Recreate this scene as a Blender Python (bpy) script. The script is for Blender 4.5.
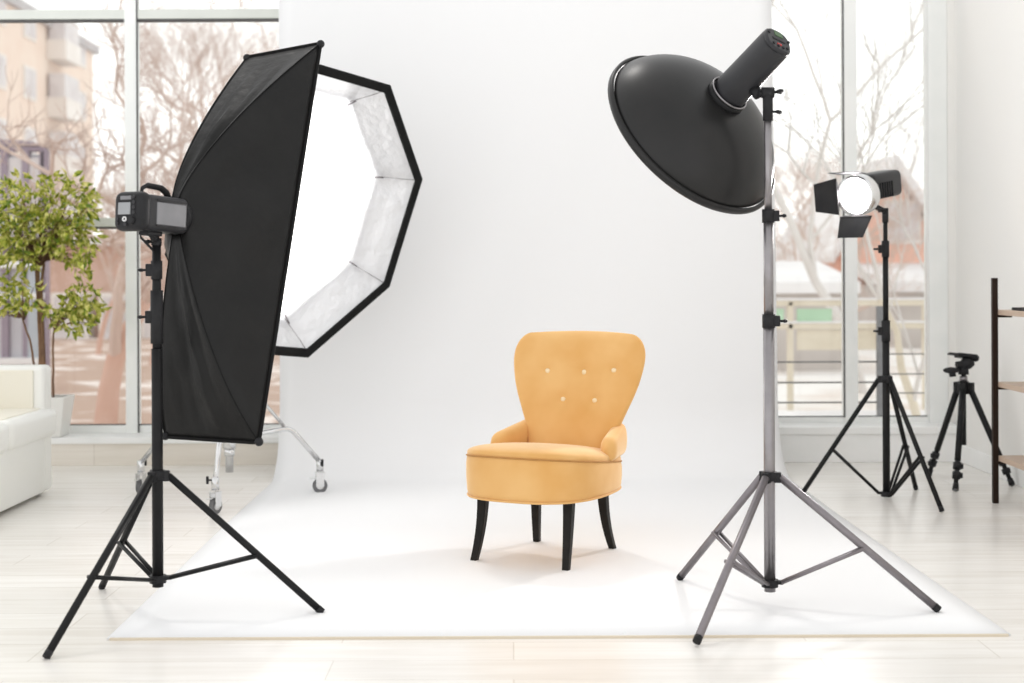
import bpy, bmesh, math, random
from mathutils import Vector, Matrix, noise
random.seed(7)
for o in list(bpy.data.objects): bpy.data.objects.remove(o)
V = Vector; PI = math.pi; S = bpy.context.scene; COL = S.collection

# ------------------------------------------------------------------ camera
F = 1422.0; HZ = 272.0; CH = 1.1; ROLL = math.radians(.25)
cam = bpy.data.objects.new('camera', bpy.data.cameras.new('camera')); COL.objects.link(cam); S.camera = cam
cam.data.sensor_width = 36; cam.data.lens = F/1024*36; cam.data.shift_y = -(341.5-HZ)/1024
cam.location = (0, 0, CH)
cam.rotation_euler = (Matrix.Rotation(PI/2, 3, 'X') @ Matrix.Rotation(-ROLL, 3, 'Z')).to_euler()
cam.data.clip_end = 500
cam.data.dof.use_dof = True; cam.data.dof.focus_distance = 5.2; cam.data.dof.aperture_fstop = 2.5
# ------------------------------------------------------------------ sky, sun, exposure
S.view_settings.view_transform = 'Standard'; S.view_settings.look = 'None'
S.view_settings.gamma = 1; S.view_settings.use_curve_mapping = False
S.view_settings.exposure = 0.12
W = bpy.data.worlds.new('overcast_sky'); S.world = W; W.use_nodes = True
wn = W.node_tree.nodes; wl = W.node_tree.links; bg = wn['Background']
tc = wn.new('ShaderNodeTexCoord'); sx = wn.new('ShaderNodeSeparateXYZ'); mr = wn.new('ShaderNodeMapRange')
wl.new(tc.outputs['Generated'], sx.inputs[0]); wl.new(sx.outputs['Y'], mr.inputs['Value'])
mr.inputs['From Min'].default_value = -1; mr.inputs['From Max'].default_value = 1
mr.inputs['To Min'].default_value = 1.38; mr.inputs['To Max'].default_value = 1.5
mz = wn.new('ShaderNodeMapRange'); wl.new(sx.outputs['Z'], mz.inputs['Value'])
mz.inputs['From Min'].default_value = 0; mz.inputs['From Max'].default_value = .9; mz.inputs['To Min'].default_value = 1.0; mz.inputs['To Max'].default_value = .68
mm = wn.new('ShaderNodeMath'); mm.operation = 'MULTIPLY'; wl.new(mr.outputs[0], mm.inputs[0]); wl.new(mz.outputs[0], mm.inputs[1]); wl.new(mm.outputs[0], bg.inputs['Strength']); bg.inputs['Color'].default_value = (1, 1, 1, 1)
sun = bpy.data.objects.new('sun_light', bpy.data.lights.new('sun_light', 'SUN')); COL.objects.link(sun)
sun.data.energy = .42; sun.data.angle = math.radians(7); sun.data.color = (1, .97, .93)
sun.rotation_euler = V((.25, -.62, -1)).to_track_quat('-Z', 'Y').to_euler()

def ab(x, y):
    dx, dy = x-512, y-HZ; c, s = math.cos(ROLL), math.sin(ROLL)
    return dx*c-dy*s, dx*s+dy*c
def at(x, y, Y):
    a, b = ab(x, y); return V((a/F*Y, Y, CH-b/F*Y))
def gnd(x, y, z=0):
    a, b = ab(x, y); return at(x, y, F*(CH-z)/b)

# ------------------------------------------------------------------ materials
def mat(name, col, rough=.5, metal=0, bump=None, var=None, emit=None, sheen=0, coat=0, spec=.5, trans=0):
    m = bpy.data.materials.new(name); m.use_nodes = True; nt = m.node_tree; n = nt.nodes; l = nt.links
    b = n['Principled BSDF']; b.inputs['Base Color'].default_value = (*col, 1)
    b.inputs['Roughness'].default_value = rough; b.inputs['Metallic'].default_value = metal
    b.inputs['Specular IOR Level'].default_value = spec
    if sheen: b.inputs['Sheen Weight'].default_value = sheen; b.inputs['Sheen Roughness'].default_value = .35
    if coat: b.inputs['Coat Weight'].default_value = coat
    if emit: b.inputs['Emission Color'].default_value = (*emit[0], 1); b.inputs['Emission Strength'].default_value = emit[1]
    if bump or var:
        t = n.new('ShaderNodeTexCoord')
    if var:   # (scale, second colour, low, high)
        z = n.new('ShaderNodeTexNoise'); z.inputs['Scale'].default_value = var[0]; z.inputs['Detail'].default_value = 4
        l.new(t.outputs['Object'], z.inputs['Vector'])
        r = n.new('ShaderNodeValToRGB'); r.color_ramp.elements[0].position = var[2]; r.color_ramp.elements[1].position = var[3]
        r.color_ramp.elements[0].color = (*col, 1); r.color_ramp.elements[1].color = (*var[1], 1)
        l.new(z.outputs['Fac'], r.inputs[0]); l.new(r.outputs[0], b.inputs['Base Color'])
    if bump:  # (scale, strength, distance)
        z = n.new('ShaderNodeTexNoise'); z.inputs['Scale'].default_value = bump[0]; z.inputs['Detail'].default_value = 5
        l.new(t.outputs['Object'], z.inputs['Vector'])
        u = n.new('ShaderNodeBump'); u.inputs['Strength'].default_value = bump[1]; u.inputs['Distance'].default_value = bump[2]
        l.new(z.outputs['Fac'], u.inputs['Height']); l.new(u.outputs[0], b.inputs['Normal'])
    return m
def hexc(h):
    c = [int(h[i:i+2], 16)/255 for i in (0, 2, 4)]
    return tuple(x/12.92 if x < .04045 else ((x+.055)/1.055)**2.4 for x in c)

M = {}
M['paper'] = mat('seamless_paper', (.865, .867, .872), .75, bump=(3, .05, .01), spec=.2)
M['paper_edge'] = mat('paper_board_edge', hexc('d8ccb8'), .8)
M['wall'] = mat('white_plaster', hexc('efeeeb'), .8, bump=(40, .05, .004), var=(1.5, hexc('f0eeea'), .3, .7))
M['trim'] = mat('white_paint', hexc('f5f5f4'), .45, var=(3, hexc('f0f1ef'), .4, .6))
M['frame'] = mat('window_paint', hexc('f5f6f4'), .4, var=(4, hexc('f0f2f0'), .4, .6))
M['rail'] = mat('window_rail_paint', hexc('dde0da'), .4, var=(4, hexc('d8dbd5'), .4, .6))
M['gasket'] = mat('rubber_gasket', (.09, .09, .09), .6, var=(9, (.12, .12, .12), .4, .6))
M['seat_y'] = None
M['blackwood'] = mat('black_lacquered_wood', (.012, .011, .010), .35, spec=.12, var=(30, (.02, .018, .016), .3, .7))
M['black_metal'] = mat('black_painted_metal', (.014, .014, .015), .38, spec=.12, metal=0, bump=(200, .05, .001), var=(12, (.02, .02, .02), .3, .7))
M['black_plastic'] = mat('black_plastic', (.02, .02, .021), .45, spec=.12, bump=(250, .1, .001), var=(20, (.028, .028, .03), .3, .7))
M['grey_plastic'] = mat('dark_grey_plastic', (.022, .022, .024), .42, spec=.3, bump=(250, .1, .001), var=(6, (.028, .028, .031), .3, .7))
M['panel_grey'] = mat('grey_label_panel', (.17, .17, .18), .55, var=(14, (.21, .21, .22), .3, .7))
M['lcd'] = mat('grey_display_glass', (.26, .27, .28), .2, var=(6, (.3, .31, .32), .3, .7))
M['black_fabric'] = mat('black_nylon', (.0095, .0095, .0095), .42, bump=(9, .35, .02), var=(5, (.014, .0135, .013), .3, .7), spec=.2)
M['rim_fabric'] = mat('black_rim_tape', (.008, .008, .008), .7, spec=.12, var=(15, (.012, .012, .012), .3, .7))
M['silver_fabric'] = mat('silver_reflective_fabric', (.62, .62, .63), .45, metal=.35, bump=(11, .5, .03))
M['diffuser'] = mat('lit_white_diffuser', (.9, .9, .9), .8, emit=((1, .995, .98), 2.4), var=(3, (.88, .88, .88), .4, .6))
M['white_fabric'] = mat('white_tape', (.8, .8, .8), .7, var=(8, (.75, .75, .75), .4, .6))
M['grey_metal'] = mat('brushed_grey_aluminium', (.21, .19, .20), .36, metal=.7, var=(25, (.25, .23, .24), .3, .7))
M['silver_tube'] = mat('satin_silver_tube', (.27, .255, .265), .3, metal=.8, var=(25, (.31, .295, .30), .3, .7))
M['chrome'] = mat('chrome_steel', (.68, .68, .68), .2, metal=.9, var=(20, (.74, .74, .74), .3, .7))
M['rubber'] = mat('grey_rubber', (.13, .13, .135), .6, var=(20, (.16, .16, .165), .3, .7))
M['red'] = mat('red_plastic', (.5, .02, .02), .4, var=(20, (.45, .02, .02), .3, .7))
M['dish'] = mat('matte_black_powder_coat', (.012, .012, .012), .36, spec=.3, bump=(300, .08, .001), var=(8, (.017, .016, .016), .3, .7))
M['leather'] = mat('white_leather', hexc('f5f5f1'), .42, bump=(45, .12, .003), var=(2.5, hexc('f2f2ec'), .3, .7))
M['cream'] = mat('cream_leather', hexc('f1ede1'), .45, bump=(45, .12, .003), var=(2.5, hexc('eee9da'), .3, .7))
M['pot'] = mat('white_ceramic', hexc('efeeea'), .35, var=(4, hexc('eae9e5'), .3, .7))
M['soil'] = mat('dark_soil', (.05, .035, .025), .9, var=(30, (.08, .06, .04), .3, .7))
M['bark'] = mat('brown_bark', hexc('8b6a4e'), .8, bump=(60, .5, .004), var=(18, hexc('6f5440'), .3, .7))
M['shelf_metal'] = mat('dark_brown_metal', hexc('2a1e17'), .5, spec=.12, var=(15, hexc('2b211b'), .3, .7))
M['led'] = mat('green_indicator', (.05, .12, .04), .4, var=(9, (.04, .09, .03), .3, .7))
M['lens'] = mat('lit_lamp_lens', (1, 1, 1), .3, emit=((1, .96, .98), 25), var=(6, (.95, .95, .95), .3, .7))
M['barn'] = mat('black_barn_door', (.02, .02, .022), .5, spec=.12, metal=.2, var=(12, (.03, .03, .03), .3, .7))

def velvet():
    m = mat('yellow_velvet', (.68, .345, .085), .75, bump=(160, .15, .001), sheen=.7, spec=.2)
    nt = m.node_tree; n = nt.nodes; l = nt.links; b = n['Principled BSDF']
    b.inputs['Sheen Tint'].default_value = (1, .88, .68, 1); b.inputs['Sheen Roughness'].default_value = .4
    t = n.new('ShaderNodeTexCoord'); z = n.new('ShaderNodeTexNoise'); z.inputs['Scale'].default_value = 5; z.inputs['Detail'].default_value = 3
    l.new(t.outputs['Object'], z.inputs['Vector']); r = n.new('ShaderNodeValToRGB')
    r.color_ramp.elements[0].position = .32; r.color_ramp.elements[1].position = .68
    r.color_ramp.elements[0].color = (.70, .375, .118, 1); r.color_ramp.elements[1].color = (.78, .47, .185, 1)
    l.new(z.outputs['Fac'], r.inputs[0]); l.new(r.outputs[0], b.inputs['Base Color']); return m
M['velvet'] = velvet()
M['velvet_pipe'] = mat('shadow_toned_gold_piping', (.42, .2, .05), .8, var=(30, (.48, .24, .07), .3, .7))  # upper piping darker than the velvet, painting the thin shadow line along the seam
M['button'] = mat('pale_gold_button', (.85, .66, .38), .3, var=(60, (.9, .75, .5), .3, .7), coat=.4)

def planks(name, c1, c2, mortar, w, h, ang=0, rough=.27):
    m = mat(name, c1, rough, spec=.5); nt = m.node_tree; n = nt.nodes; l = nt.links; b = n['Principled BSDF']
    t = n.new('ShaderNodeTexCoord'); mp = n.new('ShaderNodeMapping'); mp.inputs['Rotation'].default_value = ang if isinstance(ang, tuple) else (0, 0, ang)
    l.new(t.outputs['Object'], mp.inputs['Vector'])
    br = n.new('ShaderNodeTexBrick'); br.inputs['Scale'].default_value = 1; br.inputs['Brick Width'].default_value = w; br.inputs['Row Height'].default_value = h
    br.inputs['Mortar Size'].default_value = .0016; br.inputs['Mortar Smooth'].default_value = .3; br.offset = .37
    br.inputs['Color1'].default_value = (*c1, 1); br.inputs['Color2'].default_value = (*c2, 1); br.inputs['Mortar'].default_value = (*mortar, 1)
    l.new(mp.outputs[0], br.inputs['Vector'])
    m2 = n.new('ShaderNodeMapping'); m2.inputs['Scale'].default_value = (1.2, 14, 14); l.new(mp.outputs[0], m2.inputs['Vector'])
    z = n.new('ShaderNodeTexNoise'); z.inputs['Scale'].default_value = 1.6; z.inputs['Detail'].default_value = 7; z.inputs['Distortion'].default_value = .6
    l.new(m2.outputs[0], z.inputs['Vector'])
    r = n.new('ShaderNodeValToRGB'); r.color_ramp.elements[0].position = .35; r.color_ramp.elements[1].position = .7
    r.color_ramp.elements[0].color = (.9, .885, .865, 1); r.color_ramp.elements[1].color = (1, 1, 1, 1); l.new(z.outputs['Fac'], r.inputs[0])
    mx = n.new('ShaderNodeMixRGB'); mx.blend_type = 'MULTIPLY'; mx.inputs[0].default_value = 1
    l.new(br.outputs['Color'], mx.inputs[1]); l.new(r.outputs[0], mx.inputs[2]); l.new(mx.outputs[0], b.inputs['Base Color'])
    return m
M['floor'] = planks('whitewashed_oak_planks', hexc('ebe8e3'), hexc('f2f0ec'), hexc('cfc9c0'), 1.38, .192)
M['plinth'] = planks('beige_wood_effect_tile', hexc('eae4da'), hexc('eee8df'), hexc('cdc5b9'), 1.2, .6, (PI/2, 0, 0), .5)
M['shelf_wood'] = planks('light_oak_board', hexc('b9a28f'), hexc('c0ab99'), hexc('b9a28f'), 3, 3, PI/2, .5)
def glassmat():
    m = bpy.data.materials.new('window_glass'); m.use_nodes = True; n = m.node_tree.nodes; l = m.node_tree.links; n.clear()
    o = n.new('ShaderNodeOutputMaterial'); mx = n.new('ShaderNodeMixShader'); t = n.new('ShaderNodeBsdfTransparent'); g = n.new('ShaderNodeBsdfGlossy')
    t.inputs[0].default_value = (.97, .98, .97, 1); g.inputs['Roughness'].default_value = .02
    f = n.new('ShaderNodeFresnel'); f.inputs[0].default_value = 1.3
    l.new(f.outputs[0], mx.inputs[0]); l.new(t.outputs[0], mx.inputs[1]); l.new(g.outputs[0], mx.inputs[2]); l.new(mx.outputs[0], o.inputs[0]); return m
M['glass'] = glassmat()

# ------------------------------------------------------------------ geometry helpers
class MB:
    def __init__(s): s.bm = bmesh.new()
    def _face(s, vs, sm=False):
        try: f = s.bm.faces.new(vs); f.smooth = sm; return f
        except ValueError: pass
    def box(s, lo, hi, bev=0, mx=None, seg=2):
        r = bmesh.ops.create_cube(s.bm, size=1); vs = r['verts']; lo = V(lo); hi = V(hi); c = (lo+hi)/2; d = hi-lo
        for v in vs: v.co = V((v.co.x*d.x, v.co.y*d.y, v.co.z*d.z))+c
        if bev:
            es = list({e for v in vs for e in v.link_edges})
            g = bmesh.ops.bevel(s.bm, geom=es, offset=bev, segments=seg, affect='EDGES', profile=.5)
            vs = list({v for f in g['faces'] for v in f.verts} | {v for v in vs if v.is_valid})
            for v in vs:
                for f in v.link_faces: f.smooth = seg > 2
        if mx is not None:
            for v in vs: v.co = mx @ v.co
        return s
    def cyl(s, p0, p1, r0, r1=None, n=16, cap=True, smooth=True):
        return s.tube([p0, p1], [r0, r0 if r1 is None else r1], n, cap)
    def tube(s, pts, rad, n=12, cap=True, flat=None):
        pts = [V(p) for p in pts]; k = len(pts)
        if not hasattr(rad, '__len__'): rad = [rad]*k
        T = [(pts[min(i+1, k-1)]-pts[max(i-1, 0)]).normalized() for i in range(k)]
        ref = V((0, 0, 1)) if abs(T[0].z) < .9 else V((1, 0, 0)); N = T[0].cross(ref).normalized(); rings = []
        for i in range(k):
            N = (N-T[i]*N.dot(T[i])).normalized(); B = T[i].cross(N)
            fx, fy = (1, 1) if flat is None else flat
            rings.append([s.bm.verts.new(pts[i]+(N*math.cos(2*PI*j/n)*fx+B*math.sin(2*PI*j/n)*fy)*rad[i]) for j in range(n)])
        for i in range(k-1):
            for j in range(n): s._face([rings[i][j], rings[i][(j+1) % n], rings[i+1][(j+1) % n], rings[i+1][j]], True)
        if cap: s._face(rings[0][::-1]); s._face(rings[-1])
        return s
    def lathe(s, o, ax, prof, n=48, cap=True):
        """prof: list of (distance along ax, radius)"""
        o = V(o); ax = V(ax).normalized(); ref = V((0, 0, 1)) if abs(ax.z) < .9 else V((1, 0, 0)); N = ax.cross(ref).normalized(); B = ax.cross(N); R = []
        for h, r in prof: R.append([s.bm.verts.new(o+ax*h+(N*math.cos(2*PI*j/n)+B*math.sin(2*PI*j/n))*max(r, 1e-5)) for j in range(n)])
        for a, b in zip(R, R[1:]):
            for j in range(n): s._face([a[j], a[(j+1) % n], b[(j+1) % n], b[j]], True)
        if cap: s._face(R[0][::-1]); s._face(R[-1])
        return s
    def sph(s, c, r, u=16, v=10, sc=(1, 1, 1)):
        g = bmesh.ops.create_uvsphere(s.bm, u_segments=u, v_segments=v, radius=r)
        for w in g['verts']: w.co = V((w.co.x*sc[0], w.co.y*sc[1], w.co.z*sc[2]))+V(c)
        for w in g['verts']:
            for f in w.link_faces: f.smooth = True
        return s
    def prism(s, poly, off, smooth=False):
        a = [s.bm.verts.new(V(p)) for p in poly]; b = [s.bm.verts.new(V(p)+V(off)) for p in poly]; n = len(a)
        s._face(a[::-1]); s._face(b)
        for i in range(n): s._face([a[i], a[(i+1) % n], b[(i+1) % n], b[i]], smooth)
        return s
    def grid(s, P, wrap=False, sm=True):
        G = [[s.bm.verts.new(V(p)) for p in row] for row in P]
        for a, b in zip(G, G[1:]):
            n = len(a)
            for j in range(n if wrap else n-1): s._face([a[j], a[(j+1) % n], b[(j+1) % n], b[j]], sm)
        return s
    def build(s, name, m, parent=None, mods=None, world=True):
        bmesh.ops.remove_doubles(s.bm, verts=s.bm.verts, dist=1e-6)
        bmesh.ops.recalc_face_normals(s.bm, faces=s.bm.faces)
        me = bpy.data.meshes.new(name)
        if parent is not None and world:
            mt = root_matrix(parent).inverted()
            for v in s.bm.verts: v.co = mt @ v.co
        s.bm.to_mesh(me); s.bm.free(); me.materials.append(m)
        o = bpy.data.objects.new(name, me); COL.objects.link(o); o.parent = parent
        for k in (mods or []):
            t = o.modifiers.new(k[0].lower(), k[0])
            for a, b in k[1].items(): setattr(t, a, b)
        return o
def root_matrix(o):
    m = Matrix.Translation(o.location) @ o.rotation_euler.to_matrix().to_4x4()
    return root_matrix(o.parent) @ m if o.parent else m
def thing(name, label, cat, loc, rz=0, group=None):
    o = bpy.data.objects.new(name, None); COL.objects.link(o); o.location = loc; o.rotation_euler = (0, 0, rz); o.empty_display_size = .1
    o['label'] = label; o['category'] = cat
    if group: o['group'] = group
    return o
def tag(o, label, cat, group=None):
    o['label'] = label; o['category'] = cat
    if group: o['group'] = group
    return o
def struct(o): o['kind'] = 'structure'; return o
def frame(d, up=(0, 0, 1)):
    """matrix whose local +Y is d"""
    y = V(d).normalized(); x = y.cross(V(up)).normalized(); z = x.cross(y)
    return Matrix((x, y, z)).transposed().to_4x4()

# ================================================================== ROOM
WY = 8.15; GY = 8.40; RX = 2.58; WH = 3.3
b = MB().box((-4.6, 1.5, -.12), (RX+.12, GY+.1, 0)); struct(b.build('floor', M['floor']))
b = MB().box((RX, 2.2, 0), (RX+.12, WY, WH)).box((RX+.022, WY, 0), (RX+.12, GY+.1, WH)); struct(b.build('wall_right', M['wall']))
X0, X1, X2, X3 = -4.6, -1.2, 1.2, 2.49
b = MB().box((X1, GY-.06, .12), (X2, GY+.1, WH)); b.box((X3+.07, GY-.06, .12), (RX+.022, GY+.1, WH)); struct(b.build('wall_back', M['wall']))
b = MB().box((X0, WY, 0), (X2-.8, GY+.1, .125)); struct(b.build('trim_1', M['plinth']))
b = MB().box((X2-.8, WY, 0), (RX, GY+.1, .16), .004); struct(b.build('trim_2', M['trim']))
b = MB().box((X0, WY-.012, .125), (X2-.8, GY, .163), .006); struct(b.build('trim_3', M['trim']))
b = MB().box((X2-.8, WY-.012, .16), (RX, GY, .205), .006); struct(b.build('trim_4', M['trim']))
b = MB().box((RX-.014, 2.2, 0), (RX, WY, .10), .004); struct(b.build('baseboard_right', M['trim']))

def window(name, x0, x1, mulls, rails, zb, zt, closedr=True):
    """mulls: x centres; rails: (z0,z1)"""
    w = bpy.data.objects.new(name, None); COL.objects.link(w); w.location = ((x0+x1)/2, GY, zb); w['kind'] = 'structure'
    f = MB(); g = MB()
    f.box((x0, GY-.02, zb-.05), (x1, GY+.06, zb), .004)
    f.box((x0, GY-.02, zt), (x1, GY+.06, zt+.1), .004)
    g.box((x0, GY+.0, zb), (x1, GY+.012, zb+.006))
    for m_ in mulls:
        f.box((m_-.044, GY-.035, zb-.05), (m_+.026, GY+.05, zt), .004)
        g.box((m_+.026, GY-.034, zb-.04), (m_+.034, GY-.024, zt))
    f.build('window_frame', M['frame'], w)
    r = MB()
    for z0, z1 in rails:
        r.box((x0, GY-.03, z0), (x1, GY+.05, z1), .004); g.box((x0, GY-.02, z0-.012), (x1, GY+.03, z0))
    if rails: r.build('window_rail', M['rail'], w)
    g.build('gasket', M['gasket'], w)
    MB().box((x0, GY+.018, zb), (x1, GY+.024, zt)).build('window_pane', M['glass'], w)
    return w, f
zb1 = at(150, 425, GY).z
zr1 = at(60, 20, GY).z; zr2 = at(60, 10.5, GY).z; zt1 = at(90, 227, GY).z; zt2 = at(90, 218, GY).z
xm = at(134, 227, GY).x
window('window_1', X0, X1, [xm], [(zr1, zr2), (zt1, zt2)], zb1, 2.95)
zb2 = at(820, 417, GY).z
xm2 = (at(849.0, 227, GY).x+.002)
window('window_2', X2, X3-.04, [], [], zb2, 2.95)
w2 = bpy.data.objects['window_2']
f = MB().box((xm2-.036, GY-.035, zb2-.05), (xm2+.04, GY+.06, 2.95), .004); f.box((X3-.04, GY-.05, zb2-.05), (X3+.07, GY+.06, 3.0), .004)
f.build('window_frame', M['frame'], w2)
MB().box((xm2-.044, GY-.034, zb2), (xm2-.036, GY-.024, 2.95)).build('gasket', M['gasket'], w2)

# ================================================================== PAPER BACKDROP
def backdrop():
    prof = []   # (Y, z)
    Yw = 7.85; r = .5; Yf = 7.47
    for i in range(13): prof.append((Yw-.0*i, 3.2-(3.2-.40)*i/12))
    for i in range(1, 25):      # soft sweep
        t = i/24; a = t*PI/2
        prof.append((Yw-(Yw-Yf)*(1-math.cos(a))**1.0, .004+.396*(1-math.sin(a))**1.0))
    prof = [p for p in prof]
    fr0, fr1 = gnd(110, 638.5, .005), gnd(1008, 634.5, .005)
    rows = []
    for Y, z in prof: rows.append((Y, z))
    for i in range(1, 15): rows.append((Yf+(4.30-Yf)*i/14, .004))
    P = []
    for Y, z in rows:
        cx = .136+(.078-.136)*(Y-4.3)/(7.85-4.3); row = []
        for j in range(33):
            u = -1+2*j/32; x = cx+u*1.357; y = Y
            k = max(0, (4.6-Y)/.3); y += k*((fr0.y+(fr1.y-fr0.y)*(u+1)/2)-4.30)
            zz = z
            y -= .11*(1-min(z, 3.2)/3.2)*(1 if Y > 7.84 else max(0, (Y-6.9)/.95)); x += .012*(1-min(z, 3.2)/3.2)*(1 if Y > 7.4 else max(0, (Y-6.4)))
            if z > .3: y += .006*math.sin(u*5+z*1.3)*min(1, z-.3)
            row.append((x, y, zz))
        P.append(row)
    o = MB().grid(P).build('paper_backdrop', M['paper'], None, [('SOLIDIFY', dict(thickness=.004, offset=0))])
    o.location.z = 0
    return tag(o, 'wide white seamless paper backdrop hanging down and sweeping forward over the floor', 'backdrop')
bd = backdrop()
M['paper_edge']
e0, e1 = gnd(110, 638.5, .005), gnd(1008, 634.5, .005); e0.z = e1.z = 0
MB().box((0, 0, 0), ((e1-e0).length, .006, .0075), 0, Matrix.Translation(e0+V((0, -.006, 0))) @ Matrix.Rotation(math.atan2(e1.y-e0.y, e1.x-e0.x), 4, 'Z')).build('tape_edge', M['paper_edge'], bd)['label'] = 'beige cut front edge'

# ================================================================== ARMCHAIR
def armchair():
    rz = math.radians(-27)
    feet = [gnd(474, 560, .006), gnd(566, 570, .006), gnd(613, 548, .006), gnd(537, 541, .006)]
    ctr = sum(feet, V())/4; ctr.z = 0
    t = thing('armchair', 'mustard yellow velvet armchair with buttoned flared back standing on white paper', 'armchair', ctr, rz)
    Mi = root_matrix(t).inverted()
    L = lambda p: Mi @ p
    fl, fr, rr, rl = [L(p) for p in feet]
    # local: x right, y back
    cx = (fl.x+fr.x)/2*.5+(rl.x+rr.x)/2*.5
    yf = (fl.y+fr.y)/2-.055; yb = yf+.54; hw = .267
    def outline(sc=1, n=64, y_off=0):
        pts = []
        for i in range(n):
            a = 2*PI*i/n; c, s = math.cos(a), math.sin(a)
            ex = .62 if s < 0 else .5   # rounded square, front more curved
            x = math.copysign(abs(c)**ex, c); y = math.copysign(abs(s)**(ex), s)
            y = y*(.29 if y > 0 else .30)
            w = hw*(1-.10*max(0, y/.29)-.02*max(0, -y/.3))
            if y < -.1: y -= .03*(1-x*x)
            pts.append((cx+x*w*sc, (yf+yb)/2+y*sc))
        return pts
    zb, zp = .252, .412
    sl = lambda y, z: z-.115*(y-yf)*min(1, max(0, (z-zb)/(zp-zb)))
    def rings(spec):
        return [[(x, y, sl(y, z)) for x, y in outline(sc)] for sc, z in spec]
    body = rings([(.90, zb+.004), (.955, zb), (.975, zb+.006), (.99, zb+.03), (1.0, zb+.08), (1.0, zp-.03), (.992, zp-.008), (.985, zp)])
    m = MB(); m.grid(body, True); m._face([v for v in list(m.bm.verts)[:64]])
    m.build('seat_base', M['velvet'], t, world=False)
    cu = rings([(.985, zp), (.99, zp+.008), (.985, zp+.02), (.955, zp+.026), (.9, zp+.034), (.78, zp+.043), (.55, zp+.052), (.3, zp+.056), (.02, zp+.057)])
    m = MB(); m.grid(cu, True); m._face(list(m.bm.verts)[-64:], True); m.build('seat_cushion', M['velvet'], t, [('SUBSURF', dict(levels=1, render_levels=1))], world=False)
    for z, sc, nm, pr, pm_ in ((zp, .994, 'piping', .003, M['velvet_pipe']), (zb+.006, .982, 'piping', .004, M['velvet'])):
        pts = [(x, y, sl(y, z)) for x, y in outline(sc)]; m = MB(); m.tube(pts+[pts[0]], pr, 6, False)
        m.build(nm, pm_, t, world=False)
    # backrest: slab lofted over height
    zs = [.36, .40, .45, .50, .56, .62, .68, .74, .79, .825, .85, .862]
    H = len(zs)
    y0 = yb-.075
    def half(z):
        q = (z-.36)/(.862-.36)
        w = .172+.114*(1/(1+math.exp(-(q-.40)*7.5)))+.012*q
        if q > .76: w -= .085*(1-math.sqrt(max(0, 1-min(1, (q-.76)/.245)**2.2)))
        return w
    def ymid(z, u): 
        q = (z-.36)/.5
        return y0+.125*q+.02*q*q-.05*(u*u)*(.35+.65*q)     # leaning back, wings curl forward
    def pt(z, u, s):
        q = (z-.36)/.5; th = .048-.012*q
        if z > .82: th *= math.sqrt(max(.06, 1-((z-.82)/.044)**2))
        e = math.sqrt(max(0.0, 1-abs(u)**4.5))
        zz = z-.008*u*u*max(0, q-.5)*2
        return V((cx+.018+u*half(z), ymid(z, u)+s*th*e, zz-.004))
    rows = []
    zs = [.36+.05*i for i in range(8)]+[.74, .76, .775, .79, .80, .81, .82, .83, .838, .845, .851, .856, .860, .863]
    for z in zs:
        row = []
        U = [-1, -.985, -.95, -.88, -.75, -.6, -.45, -.3, -.15, 0, .15, .3, .45, .6, .75, .88, .95, .985, 1]
        for u in U: row.append(pt(z, u, -1))
        for u in U[::-1][1:-1]: row.append(pt(z, u, 1))
        rows.append(row)
    # button dimples
    bp = [(546, 371), (583, 372.5), (612, 371), (561, 400), (594, 401)]
    Wm = root_matrix(t); bl = []
    for px in bp:
        best = None
        for zi in range(120):
            z = .5+.3*zi/119
            for ui in range(61):
                u = -1+ui/30; w = Wm @ pt(z, u, -1); a, bb = ab(*px)
                d = (w.x/w.y*F-a)**2+((CH-w.z)/w.y*F-bb)**2
                if best is None or d < best[0]: best = (d, z, u)
        bl.append(pt(best[1], best[2], -1))
    m = MB(); m.grid(rows, True); m._face(list(m.bm.verts)[-len(rows[0]):])
    bmesh.ops.subdivide_edges(m.bm, edges=m.bm.edges[:], cuts=2, use_grid_fill=True)
    for v in m.bm.verts:
        for p in bl:
            d = (v.co-p).length
            if v.co.y < ymid(v.co.z, 0)+.02 or True:
                v.co.y += .016*math.exp(-(d/.022)**2)
    for f in m.bm.faces: f.smooth = True
    m.build('backrest', M['velvet'], t, [('SMOOTH', dict(factor=.5, iterations=2))], world=False)
    for p in bl:
        m = MB(); m.lathe(p+V((0, .016, 0)), (0, -1, -.1), [(0, .011), (.004, .012), (.008, .008), (.0095, .001)], 16)
        m.build('button', M['button'], t, world=False)
    # low arms sweeping from the back to the seat
    for s in (-1, 1):
        m = MB(); R = []
        n = 12
        for i in range(n+1):
            q = i/n; y = (yb-.02)-q*.245
            xx = cx+.008+s*(.195+.048*q)
            top = .508-.05*q
            wd = .036*(1 if q < .8 else math.sqrt(max(.02, 1-((q-.8)/.2)**2*.96)))
            if q > .8: top -= .03*((q-.8)/.2)**2
            bot = .375; ring = []
            hh = top-bot
            for k in range(14):
                a = 2*PI*k/14; c, sn = math.cos(a), math.sin(a)
                ring.append((xx+wd*math.copysign(abs(c)**.7, c), y, bot+hh/2+hh/2*math.copysign(abs(sn)**.75, sn)))
            R.append(ring)
        m.grid(R, True); vs = list(m.bm.verts); m._face(vs[:14]); m._face(vs[-14:])
        m.build('armrest', M['velvet'], t, [('SUBSURF', dict(levels=1, render_levels=2))], world=False)
    # legs
    tops = [V((cx-.185, yf+.10, .265)), V((cx+.18, yf+.09, .265)), V((cx+.175, yb-.125, .265)), V((cx-.115, yb-.125, .265))]
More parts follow.
